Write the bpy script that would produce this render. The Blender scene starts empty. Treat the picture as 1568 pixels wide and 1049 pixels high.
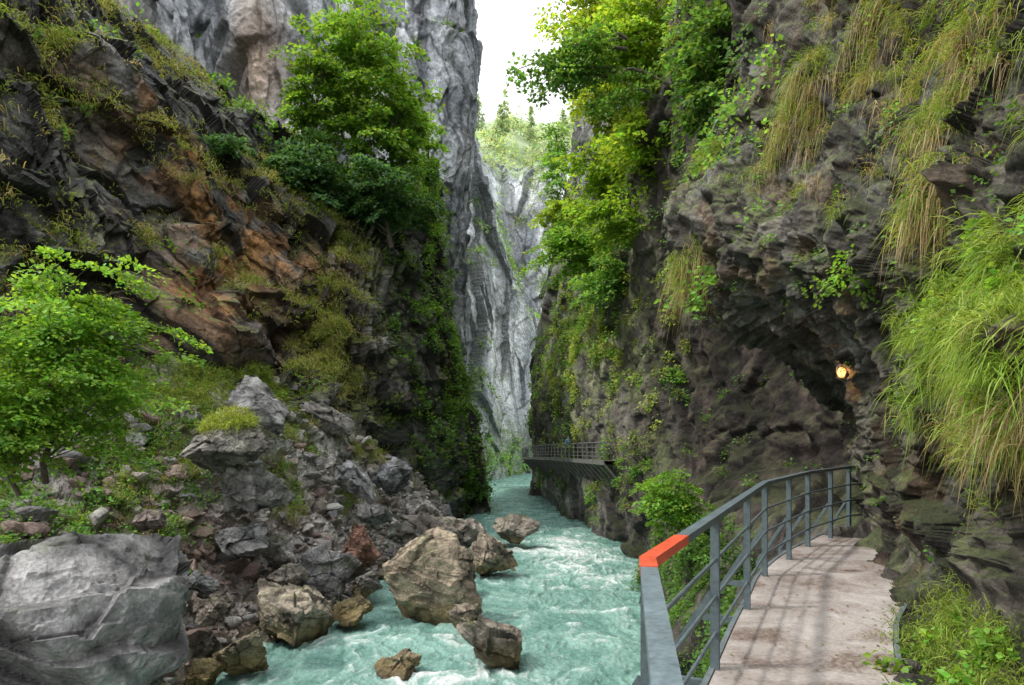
import bpy, math, time
import numpy as np
T0=time.time()
rng=np.random.default_rng(7)
F=1045.0; CX=784.0; HY=660.0
def P(a,b,Y): return ((a-CX)*Y/F, Y, (HY-b)*Y/F)
WATER=-7.0; DECK=-1.72
# ------------------------------------------------------------- noise
_r=np.random.default_rng(11)
PERM=_r.permutation(256).astype(np.int32); PERM=np.concatenate([PERM]*3)
G=_r.normal(size=(256,3)).astype(np.float32); G/=np.linalg.norm(G,axis=1)[:,None]
JIT=_r.random((256,3)).astype(np.float32); RT=_r.normal(size=(256,3)).astype(np.float32); R1=_r.random(256).astype(np.float32)
def hsh(a,b,c): return PERM[PERM[PERM[a&255]+(b&255)]+(c&255)]
def perlin(p):
    p=np.asarray(p,np.float32); i=np.floor(p).astype(np.int32); f=p-i
    u=f*f*f*(f*(f*6-15)+10); out=np.zeros(len(p),np.float32)
    for dx in (0,1):
        wx=u[:,0] if dx else 1-u[:,0]
        for dy in (0,1):
            wy=u[:,1] if dy else 1-u[:,1]
            for dz in (0,1):
                wz=u[:,2] if dz else 1-u[:,2]
                g=G[hsh(i[:,0]+dx,i[:,1]+dy,i[:,2]+dz)]
                out+=wx*wy*wz*((f[:,0]-dx)*g[:,0]+(f[:,1]-dy)*g[:,1]+(f[:,2]-dz)*g[:,2])
    return out*1.6
def fbm(p,o=4,gain=.5):
    p=np.asarray(p,np.float32); a=1.;s=0;k=0
    for j in range(o):
        s=s+a*perlin(p*(2.03**j)+j*17.3); k+=a; a*=gain
    return s/k*1.3
def ridged(p,o=4):
    a=1.;s=0;k=0
    for j in range(o):
        s=s+a*(1-np.abs(perlin(np.asarray(p,np.float32)*(2.1**j)+j*9.7))*2); k+=a; a*=.5
    return s/k
def facets(p,tilt=.5):
    p=np.asarray(p,np.float32); i=np.floor(p).astype(np.int32); f=p-i
    n=len(p); best=np.full(n,1e9,np.float32); sec=best.copy(); bid=np.zeros(n,np.int32); bv=np.zeros((n,3),np.float32)
    for dx in (-1,0,1):
        for dy in (-1,0,1):
            for dz in (-1,0,1):
                h=hsh(i[:,0]+dx,i[:,1]+dy,i[:,2]+dz)
                v=JIT[h]+np.array([dx,dy,dz],np.float32)-f
                d=(v*v).sum(1); m=d<best
                sec=np.where(m,best,np.minimum(sec,d)); best=np.where(m,d,best); bid=np.where(m,h,bid); bv[m]=v[m]
    val=R1[bid]-.5-tilt*(bv*RT[bid]).sum(1)
    return val,np.sqrt(sec)-np.sqrt(best),bid
def nrm(a): return a/np.maximum(np.linalg.norm(a,axis=-1,keepdims=True),1e-9)
def sst(a,b,x):
    t=np.clip((x-a)/(b-a),0,1); return t*t*(3-2*t)
def mixc(a,b,t):
    return np.asarray(a)*(1-t[:,None])+np.asarray(b)*t[:,None]
def blob(V,c,r):
    d=(V-np.array(c)); r=np.array(r) if np.ndim(r) else np.array([r,r,r])
    return np.exp(-((d/r)**2).sum(1))
# ------------------------------------------------------------- mesh helpers
def make_mesh(name,V,Q,mat,col=None,smooth=True,parent=None):
    me=bpy.data.meshes.new(name); V=np.asarray(V,np.float32); Q=np.asarray(Q,np.int32)
    me.vertices.add(len(V)); me.vertices.foreach_set('co',V.ravel())
    n=len(Q);k=Q.shape[1]
    me.loops.add(n*k); me.loops.foreach_set('vertex_index',Q.ravel())
    me.polygons.add(n); me.polygons.foreach_set('loop_start',np.arange(0,n*k,k,dtype=np.int32))
    me.polygons.foreach_set('loop_total',np.full(n,k,np.int32))
    me.polygons.foreach_set('use_smooth',np.full(n,bool(smooth)))
    me.update(calc_edges=True)
    if col is not None:
        a=me.color_attributes.new('Col','FLOAT_COLOR','POINT')
        c=np.ones((len(V),4),np.float32); c[:,:3]=np.clip(col,0,1); a.data.foreach_set('color',c.ravel())
    me.materials.append(mat)
    ob=bpy.data.objects.new(name,me); bpy.context.scene.collection.objects.link(ob)
    if parent: ob.parent=parent
    return ob
def empty(name,loc=(0,0,0)):
    e=bpy.data.objects.new(name,None); e.empty_display_size=.2; bpy.context.scene.collection.objects.link(e); return e
class Acc:
    def __init__(s): s.v=[];s.q=[];s.c=[];s.n=0
    def add(s,v,q,c):
        v=np.asarray(v,np.float32); s.v.append(v); s.q.append(np.asarray(q)+s.n)
        c=np.asarray(c,np.float32)
        if c.ndim==1: c=np.tile(c,(len(v),1))
        s.c.append(c); s.n+=len(v)
    def build(s,name,mat,smooth=False,parent=None):
        return make_mesh(name,np.concatenate(s.v),np.concatenate(s.q),mat,np.concatenate(s.c),smooth,parent)
    def tube(s,pts,rad,col,k=6):
        pts=np.array(pts,float); m=len(pts); rad=np.broadcast_to(rad,(m,))
        t=nrm(np.gradient(pts,axis=0)); up=np.array([.13,.07,1.]); 
        if abs(t[:,2]).mean()>.8: up=np.array([1.,.2,0])
        a=nrm(np.cross(t,up)); b=np.cross(t,a)
        th=np.linspace(0,2*math.pi,k,endpoint=False)
        v=(pts[:,None]+rad[:,None,None]*(np.cos(th)[None,:,None]*a[:,None]+np.sin(th)[None,:,None]*b[:,None])).reshape(-1,3)
        q=[]
        for i in range(m-1):
            for j in range(k): q.append((i*k+j,i*k+(j+1)%k,(i+1)*k+(j+1)%k,(i+1)*k+j))
        s.add(v,q,col)
    def beam(s,p0,p1,w,h,col,up=(0,0,1)):
        p0=np.array(p0,float);p1=np.array(p1,float);t=nrm(p1-p0);a=nrm(np.cross(t,np.array(up,float)));b=np.cross(a,t)
        v=[]
        for p in (p0,p1):
            for x,y in ((-1,-1),(1,-1),(1,1),(-1,1)): v.append(p+a*x*w/2+b*y*h/2)
        s.add(v,[(0,1,2,3),(7,6,5,4),(0,4,5,1),(1,5,6,2),(2,6,7,3),(3,7,4,0)],col)
def cr(a,n):
    R=len(a); t=np.linspace(0,R-1,n); i=np.minimum(np.floor(t).astype(int),R-2); f=(t-i).reshape((-1,)+(1,)*(a.ndim-1))
    p1=a[i];p2=a[i+1]
    p0=np.where((i>0).reshape(f.shape),a[np.maximum(i-1,0)],2*p1-p2); p3=np.where((i<R-2).reshape(f.shape),a[np.minimum(i+2,R-1)],2*p2-p1)
    return .5*(2*p1+(p2-p0)*f+(2*p0-5*p1+4*p2-p3)*f*f+(3*p1-p0-3*p2+p3)*f**3)
def gnorm(g,sign):
    return nrm(np.cross(np.gradient(g,axis=1),np.gradient(g,axis=0)))*sign
def blur(a,k=1):
    for _ in range(k):
        a=np.pad(a,1,mode='edge'); a=(a[:-2,1:-1]+a[2:,1:-1]+a[1:-1,:-2]+a[1:-1,2:]+2*a[1:-1,1:-1])/6
    return a
class Sheet: pass
def sheet(name,ctrl,nr,nc,disp,color,mat,sign=None,smooth=True,bl=1):
    ctrl=np.array(ctrl,float); g=cr(ctrl,nr); g=cr(np.swapaxes(g,0,1),nc); g=np.swapaxes(g,0,1)
    n=gnorm(g,1)
    if sign is None: sign=1 if (n*-g).sum(2).mean()>0 else -1
    n=n*sign
    V=g.reshape(-1,3); N=n.reshape(-1,3)
    d,crack=disp(V,N)
    if bl: d=blur(d.reshape(nr,nc),bl).reshape(-1)
    V=V+N*d[:,None]
    g=V.reshape(nr,nc,3); N=gnorm(g,sign).reshape(-1,3)
    col=color(V,N,d,crack)
    idx=np.arange(nr*nc).reshape(nr,nc)
    Q=np.stack([idx[:-1,:-1],idx[:-1,1:],idx[1:,1:],idx[1:,:-1]],-1).reshape(-1,4)
    if sign>0: Q=Q[:,::-1]
    s=Sheet(); s.V=V;s.N=N;s.ob=make_mesh(name,V,Q,mat,col,smooth)
    e1=np.linalg.norm(np.gradient(g,axis=0),axis=2); e2=np.linalg.norm(np.gradient(g,axis=1),axis=2); s.A=(e1*e2).reshape(-1)
    return s
def pick(s,mask,n):
    w=np.clip(mask,0,None)*s.A; w=w/w.sum(); i=rng.choice(len(w),n,p=w); return s.V[i],s.N[i]
def proj(V): return CX+F*V[:,0]/V[:,1], HY-F*V[:,2]/V[:,1]
# ------------------------------------------------------------- materials
def newmat(name):
    m=bpy.data.materials.new(name); m.use_nodes=True; nt=m.node_tree; nt.nodes.clear()
    o=nt.nodes.new('ShaderNodeOutputMaterial'); return m,nt,o
def nd(nt,t,**k):
    n=nt.nodes.new(t)
    for a,b in k.items(): setattr(n,a,b)
    return n
def mth(nt,op,a,b=None,c=None):
    n=nt.nodes.new('ShaderNodeMath'); n.operation=op
    for i,x in enumerate((a,b,c)):
        if x is None: continue
        if isinstance(x,(int,float)): n.inputs[i].default_value=x
        else: nt.links.new(x,n.inputs[i])
    return n.outputs[0]
def noise(nt,co,scale,detail=6,rough=.6,dist=0):
    n=nd(nt,'ShaderNodeTexNoise'); n.inputs['Scale'].default_value=scale;n.inputs['Detail'].default_value=detail;n.inputs['Roughness'].default_value=rough;n.inputs['Distortion'].default_value=dist
    nt.links.new(co,n.inputs['Vector']); return n.outputs['Fac']
def rock_mat(name,s=1.,bump=.7,rough=.8,lo=.35,hi=1.65,spec=.35):
    m,nt,o=newmat(name); L=nt.links.new
    at=nd(nt,'ShaderNodeAttribute',attribute_name='Col'); tc=nd(nt,'ShaderNodeTexCoord').outputs['Object']
    n1=noise(nt,tc,1.1*s,7,.75,.4); n2=noise(nt,tc,7*s,7,.75,.3)
    f=mth(nt,'ADD',mth(nt,'MULTIPLY',n1,.5),mth(nt,'MULTIPLY',n2,.5))
    mr=nd(nt,'ShaderNodeMapRange'); mr.inputs['From Min'].default_value=.34; mr.inputs['From Max'].default_value=.66; mr.inputs['To Min'].default_value=lo; mr.inputs['To Max'].default_value=hi
    L(f,mr.inputs['Value'])
    sc=nd(nt,'ShaderNodeVectorMath',operation='SCALE'); L(at.outputs['Color'],sc.inputs[0]); L(mr.outputs[0],sc.inputs['Scale'])
    p=nd(nt,'ShaderNodeBsdfPrincipled'); p.inputs['Specular IOR Level'].default_value=spec
    L(sc.outputs[0],p.inputs['Base Color'])
    vo=nd(nt,'ShaderNodeTexVoronoi'); vo.inputs['Scale'].default_value=6*s; L(tc,vo.inputs['Vector'])
    h=mth(nt,'ADD',n2,mth(nt,'MULTIPLY',vo.outputs['Distance'],.3))
    b=nd(nt,'ShaderNodeBump'); b.inputs['Strength'].default_value=bump; b.inputs['Distance'].default_value=.22/s; L(h,b.inputs['Height']); L(b.outputs[0],p.inputs['Normal'])
    rr=mth(nt,'ADD',mth(nt,'MULTIPLY',n1,-.5),rough+.25); L(rr,p.inputs['Roughness'])
    L(p.outputs[0],o.inputs[0]); return m
def leaf_mat(name,tr=.45):
    m,nt,o=newmat(name); L=nt.links.new
    at=nd(nt,'ShaderNodeAttribute',attribute_name='Col')
    p=nd(nt,'ShaderNodeBsdfPrincipled'); p.inputs['Roughness'].default_value=.5; p.inputs['Specular IOR Level'].default_value=.25
    L(at.outputs['Color'],p.inputs['Base Color'])
    t=nd(nt,'ShaderNodeBsdfTranslucent'); sc=nd(nt,'ShaderNodeVectorMath',operation='MULTIPLY'); sc.inputs[1].default_value=(1.9,1.7,.9); L(at.outputs['Color'],sc.inputs[0]); L(sc.outputs[0],t.inputs[0])
    mx=nd(nt,'ShaderNodeMixShader'); mx.inputs[0].default_value=tr; L(p.outputs[0],mx.inputs[1]); L(t.outputs[0],mx.inputs[2]); L(mx.outputs[0],o.inputs[0]); return m
M_NEAR=rock_mat('limestone_near',2.4,1.,.78,.25,1.75); M_MID=rock_mat('limestone_mid',.9,.8); M_FAR=rock_mat('limestone_far',.4,.8,.85); M_BLD=rock_mat('boulder_stone',1.8,.9,.62,.3,1.7)
M_LEAF=leaf_mat('leaves'); M_GRASS=leaf_mat('grass_blades',.35)
M_BARK=rock_mat('bark',4,.6,.85)
def metal(name,rough=.45,metallic=.3):
    m,nt,o=newmat(name); L=nt.links.new
    at=nd(nt,'ShaderNodeAttribute',attribute_name='Col'); tc=nd(nt,'ShaderNodeTexCoord').outputs['Object']
    n=noise(nt,tc,30,6,.7); n0=noise(nt,tc,5,6,.7); mr=nd(nt,'ShaderNodeMapRange'); mr.inputs['From Min'].default_value=.35;mr.inputs['From Max'].default_value=.65;mr.inputs['To Min'].default_value=.6;mr.inputs['To Max'].default_value=1.3; L(mth(nt,'ADD',mth(nt,'MULTIPLY',n,.5),mth(nt,'MULTIPLY',n0,.5)),mr.inputs[0])
    sc=nd(nt,'ShaderNodeVectorMath',operation='SCALE'); L(at.outputs['Color'],sc.inputs[0]); L(mr.outputs[0],sc.inputs['Scale'])
    p=nd(nt,'ShaderNodeBsdfPrincipled'); p.inputs['Metallic'].default_value=metallic; L(sc.outputs[0],p.inputs['Base Color'])
    L(mth(nt,'ADD',mth(nt,'MULTIPLY',n,.4),rough-.2),p.inputs['Roughness'])
    b=nd(nt,'ShaderNodeBump'); b.inputs['Strength'].default_value=.15;b.inputs['Distance'].default_value=.005; L(n,b.inputs['Height']);L(b.outputs[0],p.inputs['Normal'])
    L(p.outputs[0],o.inputs[0]); return m
M_METAL=metal('galvanised_steel'); 
UP=np.array([0,0,1.])
# ------------------------------------------------------------- right near cliff
rowsA=[(-260,(1135,16),(1260,12),(1420,8.6),(1620,6.0)),
(-60,(1130,16),(1260,11.7),(1420,8.1),(1620,5.6)),
(120,(1116,15.5),(1250,10.9),(1420,7.4),(1620,5.2)),
(230,(1085,15),(1225,10.6),(1410,7),(1620,4.9)),
(330,(1048,14.3),(1200,10.2),(1390,6.7),(1620,4.5)),
(420,(1052,14),(1205,9.9),(1390,6.3),(1620,4.1)),
(490,(1105,13.6),(1250,9.8),(1400,6.2),(1620,3.9)),
(545,(1190,13),(1295,9.8),(1410,6.3),(1620,3.9)),
(610,(1280,12),(1345,9.2),(1430,6.5),(1620,4.0)),
(700,(1310,11.8),(1365,9.2),(1440,6.8),(1620,4.3)),
(800,(1332,11.4),(1378,9),(1455,7),(1620,4.6)),
(900,(1368,7.6),(1400,7.2),(1470,6.2),(1620,4.6)),
(1049,(1392,4.75),(1425,4.75),(1490,4.5),(1620,4.1)),
(1250,(1420,3.25),(1450,3.25),(1510,3.2),(1620,3.1))]
ctrl=[]
for py,a,b,c,d in rowsA:
    s=P(a[0],py,a[1]); z=s[2]
    w=(s[0]+3.2,s[1]+4.0,max(z,-2.2)) if py<880 else (s[0]+1.2,s[1]+.8,z-.3)
    dd=P(d[0],py,d[1])
    ctrl.append([w,(s[0]+.45,s[1]+.7,z),s,P(b[0],py,b[1]),P(c[0],py,c[1]),dd,(4.4,1.5,dd[2]*.9),(4.8,-3,dd[2]*.9)])
def dispA(V,N):
    w=V+np.stack([perlin(V*.8),perlin(V*.8+5),perlin(V*.8+9)],1)*.45
    f1,e1,_=facets(w*np.array([.5,.5,.35]),.45); f2,e2,_=facets(w*np.array([1.6,1.6,1.1]),.5); f3,e3,_=facets(w*5.2,.5)
    d=.6*fbm(V*.35,3)+.26*f1+.14*f2+.055*f3+.10*fbm(V*5,4)+.26*ridged(V*1.3,4)-.16
    low=sst(-1.0,-1.5,V[:,2])            # keep the foot of the wall off the deck
    return np.where(d>0,d*(1-.85*low),d*(1-.6*low))+low*(.07*f3+.05*ridged(V*3.5,3)-.04), np.minimum(e2*3,e1*2)
def colA(V,N,d,e):
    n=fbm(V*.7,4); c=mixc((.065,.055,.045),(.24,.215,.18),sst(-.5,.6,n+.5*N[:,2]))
    c=mixc(c,(.33,.33,.315),sst(.0,.6,fbm(V*np.array([1.5,1.5,.5])+3,4))*.6)
    c=mixc(c,(.22,.13,.07),sst(.15,.5,fbm(V*.9+11,3))*.5)
    c=mixc(c,(.12,.16,.04),sst(.2,.75,N[:,2]+.7*fbm(V*1.4+7,4))*.75)
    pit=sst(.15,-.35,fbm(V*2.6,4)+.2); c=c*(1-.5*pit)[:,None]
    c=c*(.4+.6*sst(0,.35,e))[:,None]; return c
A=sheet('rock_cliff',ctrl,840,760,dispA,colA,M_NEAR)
# ------------------------------------------------------------- right canyon wall
zs=[-9,-3,0,5,10,20,28,40,55]
colsB=[(0,[2.2,3.2,5.2,6,6,6,6,6,6]),(8,[2.8,4.3,6.8,7.5,7,7,7,7,7]),(14,[3.3,5.8,10,10,8.0,7,7,7,7]),(18,[3.8,6.6,10.8,10.8,7.6,6.6,6.5,6.5,6.5]),
(24,[4.9,7.2,10.0,10.2,8.0,6.4,6.5,7,8]),(30,[6.0,7.2,8.8,9.0,7.8,7.2,7.3,8,9]),(38,[6.9,6.7,6.4,6.2,6.6,7.5,8.5,9.5,10.5]),
(50,[5.8,5.5,4.9,4.6,5.5,6.8,8.2,9.5,11]),(62,[4.2,4.0,3.6,3.3,4.4,6.3,7.6,9,10]),(80,[2.3,2.3,2.2,2.3,3.1,4.5,6.8,9,11]),(88,[4,4,4,5,6,8,10,13,15])]
ctrl=[[(xs[k],Y,z) for Y,xs in colsB] for k,z in enumerate(zs)]
def dispB(V,N):
    w=V+np.stack([perlin(V*.3),perlin(V*.3+5),perlin(V*.3+9)],1)*1.
    f1,e1,_=facets(w*np.array([.2,.2,.12]),.5); f2,e2,_=facets(w*np.array([.7,.7,.4]),.6); f3,e3,_=facets(w*np.array([2.2,2.2,1.4]),.6)
    d=.8*fbm(V*.13,3)+.7*f1+.32*f2+.11*f3+.26*ridged(V*.9,5)-.13+.07*fbm(V*3.5,3)
    low=np.exp(-((V[:,2]+2.2)/1.6)**2)*sst(36,40,V[:,1])
    return d*(1-.7*low), np.minimum(e2*3,e1*2)
def colB(V,N,d,e):
    n=fbm(V*np.array([.35,.35,.15]),4); c=mixc((.10,.085,.075),(.29,.26,.235),sst(-.5,.7,n))
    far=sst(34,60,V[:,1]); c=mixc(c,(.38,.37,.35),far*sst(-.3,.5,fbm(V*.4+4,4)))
    rec=np.clip(1.6*blob(V,(9.5,24,3),(8,12,8)),0,1); c=mixc(c,mixc((.022,.017,.015),(.105,.078,.066),sst(-.3,.7,fbm(V*np.array([.9,.9,.2])+2,4))),rec)  # recess: dark brown rock, its colour darkened further as painted shade
    mo=sst(.1,.7,.9*N[:,2]+.9*fbm(V*.5+7,4)+.3*far-.1); c=mixc(c,(.12,.17,.04),mo*.75*(1-.7*rec))
    gl=blob(V,(4.6,50,6),(5,14,5)); c=mixc(c,(.44,.50,.21),gl*sst(-.25,.4,fbm(V*.9+1,4))*.85)
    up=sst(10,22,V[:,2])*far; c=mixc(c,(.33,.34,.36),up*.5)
    wet=sst(-5.6,-6.8,V[:,2]); c=c*(1-.5*wet)[:,None]
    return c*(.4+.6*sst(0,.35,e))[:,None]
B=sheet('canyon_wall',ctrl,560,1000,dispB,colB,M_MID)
# ------------------------------------------------------------- left diagonal cliff + buttress
C5=[[(-250,700,18),(-250,450,20),(-250,150,24),(-200,-250,29),(-150,-330,42)],
[(-20,660,22),(-20,430,24),(0,200,27),(-20,-80,31),(60,-110,44)],
[(180,620,27),(150,430,29),(140,250,32),(130,65,35),(200,30,48)],
[(330,575,31),(300,440,33.5),(280,320,36),(250,180,39),(330,130,52)],
[(430,620,35),(410,500,38),(390,390,41),(370,290,43.5),(430,220,56)],
[(520,660,41),(490,540,43),(480,440,45),(470,355,47),(520,265,60)],
[(600,725,47),(560,590,46.5),(560,460,48),(560,355,51),(590,275,64)],
[(690,795,54),(665,650,53),(625,480,53.5),(605,350,56),(635,275,68)],
[(732,775,62),(718,680,60),(688,500,60),(648,350,61),(670,280,72)],
[(715,760,72),(706,670,72),(680,500,72),(660,345,70),(680,300,74)]]
ctrl=[]
for c in C5:
    pts=[P(*q) for q in c]; b=pts[0]; ctrl.append([(b[0]+.3,b[1]-.5,min(b[2]-4,-9.5))]+pts)
ctrl=np.swapaxes(np.array(ctrl),0,1)[::-1]
sd=nrm(np.array([.8,.0,-.6])); sn=nrm(np.array([.6,-.25,.8])); sp=np.cross(sd,sn); SM=np.stack([sd,sp,sn],1)
def dispC(V,N):
    w=V+np.stack([perlin(V*.25),perlin(V*.25+5),perlin(V*.25+9)],1)*.8
    S=w@SM
    but=sst(-13,-9,V[:,0])[:,None]       # buttress is more vertical-jointed
    Sa=S*np.array([.08,.14,.32]); Sb=w*np.array([.24,.24,.12])
    f1,e1,_=facets(Sa*(1-but)+Sb*but,.5); f2,e2,_=facets(S*np.array([.28,.5,1.1]),.6); f3,e3,_=facets(S*np.array([1.,1.6,3.6]),.6)
    s=S[:,2]*.5+.5*perlin(V*.12); saw=(s-np.floor(s)); st=np.where(saw<.8,saw/.8,(1-saw)/.2)
    d=.9*fbm(V*.1,3)+1.0*f1+.5*f2+.16*f3+.16*ridged(S*np.array([.6,.8,1.6]),4)+.95*(st-.5)*(1-.65*but[:,0])
    return d,np.minimum(e2*3,e1*2.5)
def colC(V,N,d,e):
    S=V@SM; but=sst(-13,-8,V[:,0])
    n=fbm(S*np.array([.15,.2,.8]),5); c=mixc((.06,.059,.061),(.29,.285,.275),sst(-.4,.6,n))
    c=mixc(c,(.22,.15,.10),sst(.1,.6,fbm(S*np.array([.1,.15,.5])+20,4))*.4)
    och=np.clip(1.5*blob(V,P(405,370,41),(3.8,6,2.0))+1.4*blob(V,P(335,470,36),(1.8,5,3.0))+1.3*blob(V,P(325,285,39),(3.2,6,1.7))+1.1*blob(V,P(345,525,34),(1.2,4,1.6))+.7*blob(V,P(250,190,38),(2.6,5,1.6)),0,1)
    c=mixc(c,(.56,.28,.11),och*sst(-.4,.2,fbm(V*.5+3,4))*.9)
    br=blob(V,P(450,520,41),(4.5,8,3.5)); c=mixc(c,(.21,.13,.09),br*.65)
    gr=blob(V,P(590,460,50),(3.2,8,5.5)); c=mixc(c,(.38,.36,.34),gr*sst(-.3,.3,fbm(V*.6+9,4))*.85)
    ln=sst(.55,.85,ridged(S*np.array([.07,.15,1.3])+2,3)); c=c*(1-.6*ln*(1-.5*but))[:,None]
    mo=sst(.5,.9,N[:,2]+.6*fbm(V*.5+7,4)); mo=np.clip(mo*.9+.7*sst(-7.5,-3.5,V[:,0])*sst(0.,.35,fbm(V*.35+2,4)),0,1)
    c=mixc(c,(.18,.23,.055),mo*.8)
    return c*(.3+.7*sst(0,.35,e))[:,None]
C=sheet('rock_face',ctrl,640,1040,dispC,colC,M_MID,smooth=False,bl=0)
# ------------------------------------------------------------- upper back cliff
colsD=[(-220,42,42),(-60,47,46),(90,53,50),(200,60,55),(270,70,62),(330,74,66),(400,70,64),(500,74,68),(600,73,69),(665,73,70),(705,74,71),(724,78,75),(716,88,86)]
ctrl=[]
for py,t,off in ((-140,0,0),(40,.3,-1),(180,.5,-3),(300,.7,-8),(420,.9,-16),(640,1.,-20)):
    row=[]
    for px,Yt,Yb in colsD:
        x,y,z=P(px+(off if px>650 else 0),py,Yt*(1-t)+Yb*t); row.append((x,y,z))
    ctrl.append(row)
def dispD(V,N):
    w=V+np.stack([perlin(V*.2),perlin(V*.2+5),perlin(V*.2+9)],1)*1.5
    f1,e1,_=facets(w*np.array([.16,.16,.05]),.6); f2,e2,_=facets(w*np.array([.55,.55,.2]),.6); f3,e3,_=facets(w*np.array([1.6,1.6,.8]),.6)
    edge=sst(-2,-8,V[:,0])*.7+.3
    return (1.2*fbm(V*np.array([.1,.1,.04]),3)+1.5*f1+.6*f2+.18*f3)*edge+.22*ridged(V*np.array([.9,.9,.5]),4),np.minimum(e2*3,e1*2)
def colD(V,N,d,e):
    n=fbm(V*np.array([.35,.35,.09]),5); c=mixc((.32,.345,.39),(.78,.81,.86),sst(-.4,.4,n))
    bl=sst(.08,.45,fbm(V*np.array([.6,.6,.1])+5,4)); c=mixc(c,(.11,.11,.125),bl*.65)
    tn=blob(V,P(170,100,54),(6,12,9)); c=mixc(c,(.72,.62,.51),tn*.85)
    tn=blob(V,P(385,90,66),(2.5,8,8)); c=mixc(c,(.60,.41,.28),tn*.8)
    mo=sst(.4,.9,N[:,2]+.5*fbm(V*.3+7,4)); c=mixc(c,(.16,.21,.07),mo*.8)
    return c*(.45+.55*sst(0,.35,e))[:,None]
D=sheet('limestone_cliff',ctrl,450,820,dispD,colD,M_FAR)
# ------------------------------------------------------------- far gorge cliffs
def pale(V,N,d,e):  # pale limestone, lightened further to paint in distance haze
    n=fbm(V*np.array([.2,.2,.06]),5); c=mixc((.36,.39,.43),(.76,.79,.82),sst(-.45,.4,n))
    mo=sst(.3,.75,N[:,2]+.7*fbm(V*.12+7,4)); c=mixc(c,(.24,.33,.15),mo*.85)
    lowg=sst(6,-3,V[:,2]); c=mixc(c,(.14,.19,.08),lowg*.6)
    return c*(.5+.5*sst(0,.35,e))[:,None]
def dispE(V,N):
    w=V+np.stack([perlin(V*.1),perlin(V*.1+5),perlin(V*.1+9)],1)*2
    f1,e1,_=facets(w*np.array([.1,.1,.05]),.6); f2,e2,_=facets(w*np.array([.32,.32,.14]),.6)
    return 1.5*fbm(V*.06,3)+1.8*f1+.6*f2+.3*fbm(V*.9,4),np.minimum(e2*3,e1*2)
tops=[(640,90,96,120),(700,92,99,150),(725,95,102,240),(742,99,106,330),(768,104,110,395),(795,109,114,462),(813,113,118,485),(850,122,126,500),(900,135,135,510)]
ctrl=[]
for k in range(6):
    row=[]
    for px,Y1,Y2,tp in tops:
        t=k/5; bot=HY+9.5*F/Y1; py=tp*(1-t)+bot*t; Y=Y2*(1-t)+Y1*t
        row.append(P(px,py,Y))
    ctrl.append(row)
ctrl=[[(x,y+14,z+2) for x,y,z in ctrl[0]]]+ctrl
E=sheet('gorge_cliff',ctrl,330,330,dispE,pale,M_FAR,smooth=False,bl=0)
ctrl=[]
for t in (0,.25,.5,.75,1.):
    ctrl.append([P(px,tp*(1-t)+720*t,Y+18*(1-t)) for px,Y,tp in ((600,150,190),(690,155,205),(745,158,245),(785,166,268),(815,163,262),(850,158,245),(900,150,200),(980,140,150))])
ctrl=[[(x,y+25,z+5) for x,y,z in ctrl[0]]]+ctrl
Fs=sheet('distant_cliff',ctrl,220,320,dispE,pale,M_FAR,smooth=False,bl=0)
def dispH(V,N): return 3*fbm(V*.03,4),np.ones(len(V))
def colH(V,N,d,e): return mixc((.24,.31,.19),(.34,.41,.24),sst(-.4,.4,fbm(V*.08,4)))  # hill green with haze painted into the colour
ctrl=[[P(px,tp+dy,Y) for px,tp in ((560,120),(680,180),(740,200),(780,190),(830,205),(880,190),(960,150),(1100,90))] for Y,dy in ((420,-14),(330,-5),(260,0),(215,40),(185,120),(180,380))]
H=sheet('hill',ctrl,90,160,dispH,colH,M_FAR)
# ------------------------------------------------------------- left bank
bank=[(5,[(-4,-9.5),(-5.5,-7.2),(-8,-6),(-10,-4.5),(-14,-2)]),(12,[(-4.6,-9.5),(-6.4,-7.1),(-8.5,-6),(-11.5,-3.6),(-17,-1.2)]),
(18,[(-6.6,-9.5),(-8.6,-7),(-11,-5.2),(-13.5,-3.2),(-19,-.6)]),(24,[(-5.8,-9.5),(-7.7,-7),(-10.4,-4.8),(-13.4,-1.5),(-18,.8)]),
(30,[(-4.6,-9.5),(-6.4,-7),(-8.8,-4.3),(-11.2,-.3),(-14.5,3.0)]),(38,[(-3.6,-9.5),(-5.3,-7),(-7.5,-4.3),(-9.2,-.8),(-11.5,1.8)]),
(46,[(-3.2,-9.5),(-4.8,-7),(-6,-5.4),(-7.5,-3),(-9.5,-1.5)]),(56,[(-2.4,-9.5),(-4.1,-7),(-4.9,-6),(-6,-4.5),(-8,-3)]),(70,[(-2,-9.5),(-3,-8.5),(-4,-8),(-5,-8),(-6,-8)])]
ctrl=[[(x,Y,z) for x,z in r] for Y,r in bank]
def dispK(V,N):
    f1,e1,_=facets(V*np.array([.5,.5,.7]),.5); f2,e2,_=facets(V*1.5,.6); f3,e3,_=facets(V*4.,.6)
    return .3*fbm(V*.3,3)+.35*f1+.22*f2+.08*f3+.06*fbm(V*5,3),np.minimum(e2*3,1)
def colK(V,N,d,e):
    c=mixc((.24,.215,.185),(.54,.515,.48),sst(-.5,.5,fbm(V*.8,4)))
    red=blob(V,P(240,830,22),(2.8,6,3)); c=mixc(c,(.38,.265,.22),red*.8)
    gry=blob(V,P(440,690,30),(3.2,6,2.8)); c=mixc(c,(.55,.54,.50),gry*.85)
    g=sst(.15,.5,fbm(V*.45+4,4)+.3*N[:,2]-.2+.25*sst(-3.5,0,V[:,2])); c=mixc(c,(.16,.22,.055),g*.8)
    wet=sst(-6.3,-6.9,V[:,2]); c=mixc(c,(.20,.15,.06),wet*.7)
    return c*(.5+.5*sst(0,.35,e))[:,None]
K=sheet('river_bank',ctrl,900,430,dispK,colK,M_BLD,sign=None,smooth=False,bl=0)
if K.N[:,2].mean()<0: K.N=-K.N
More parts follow.
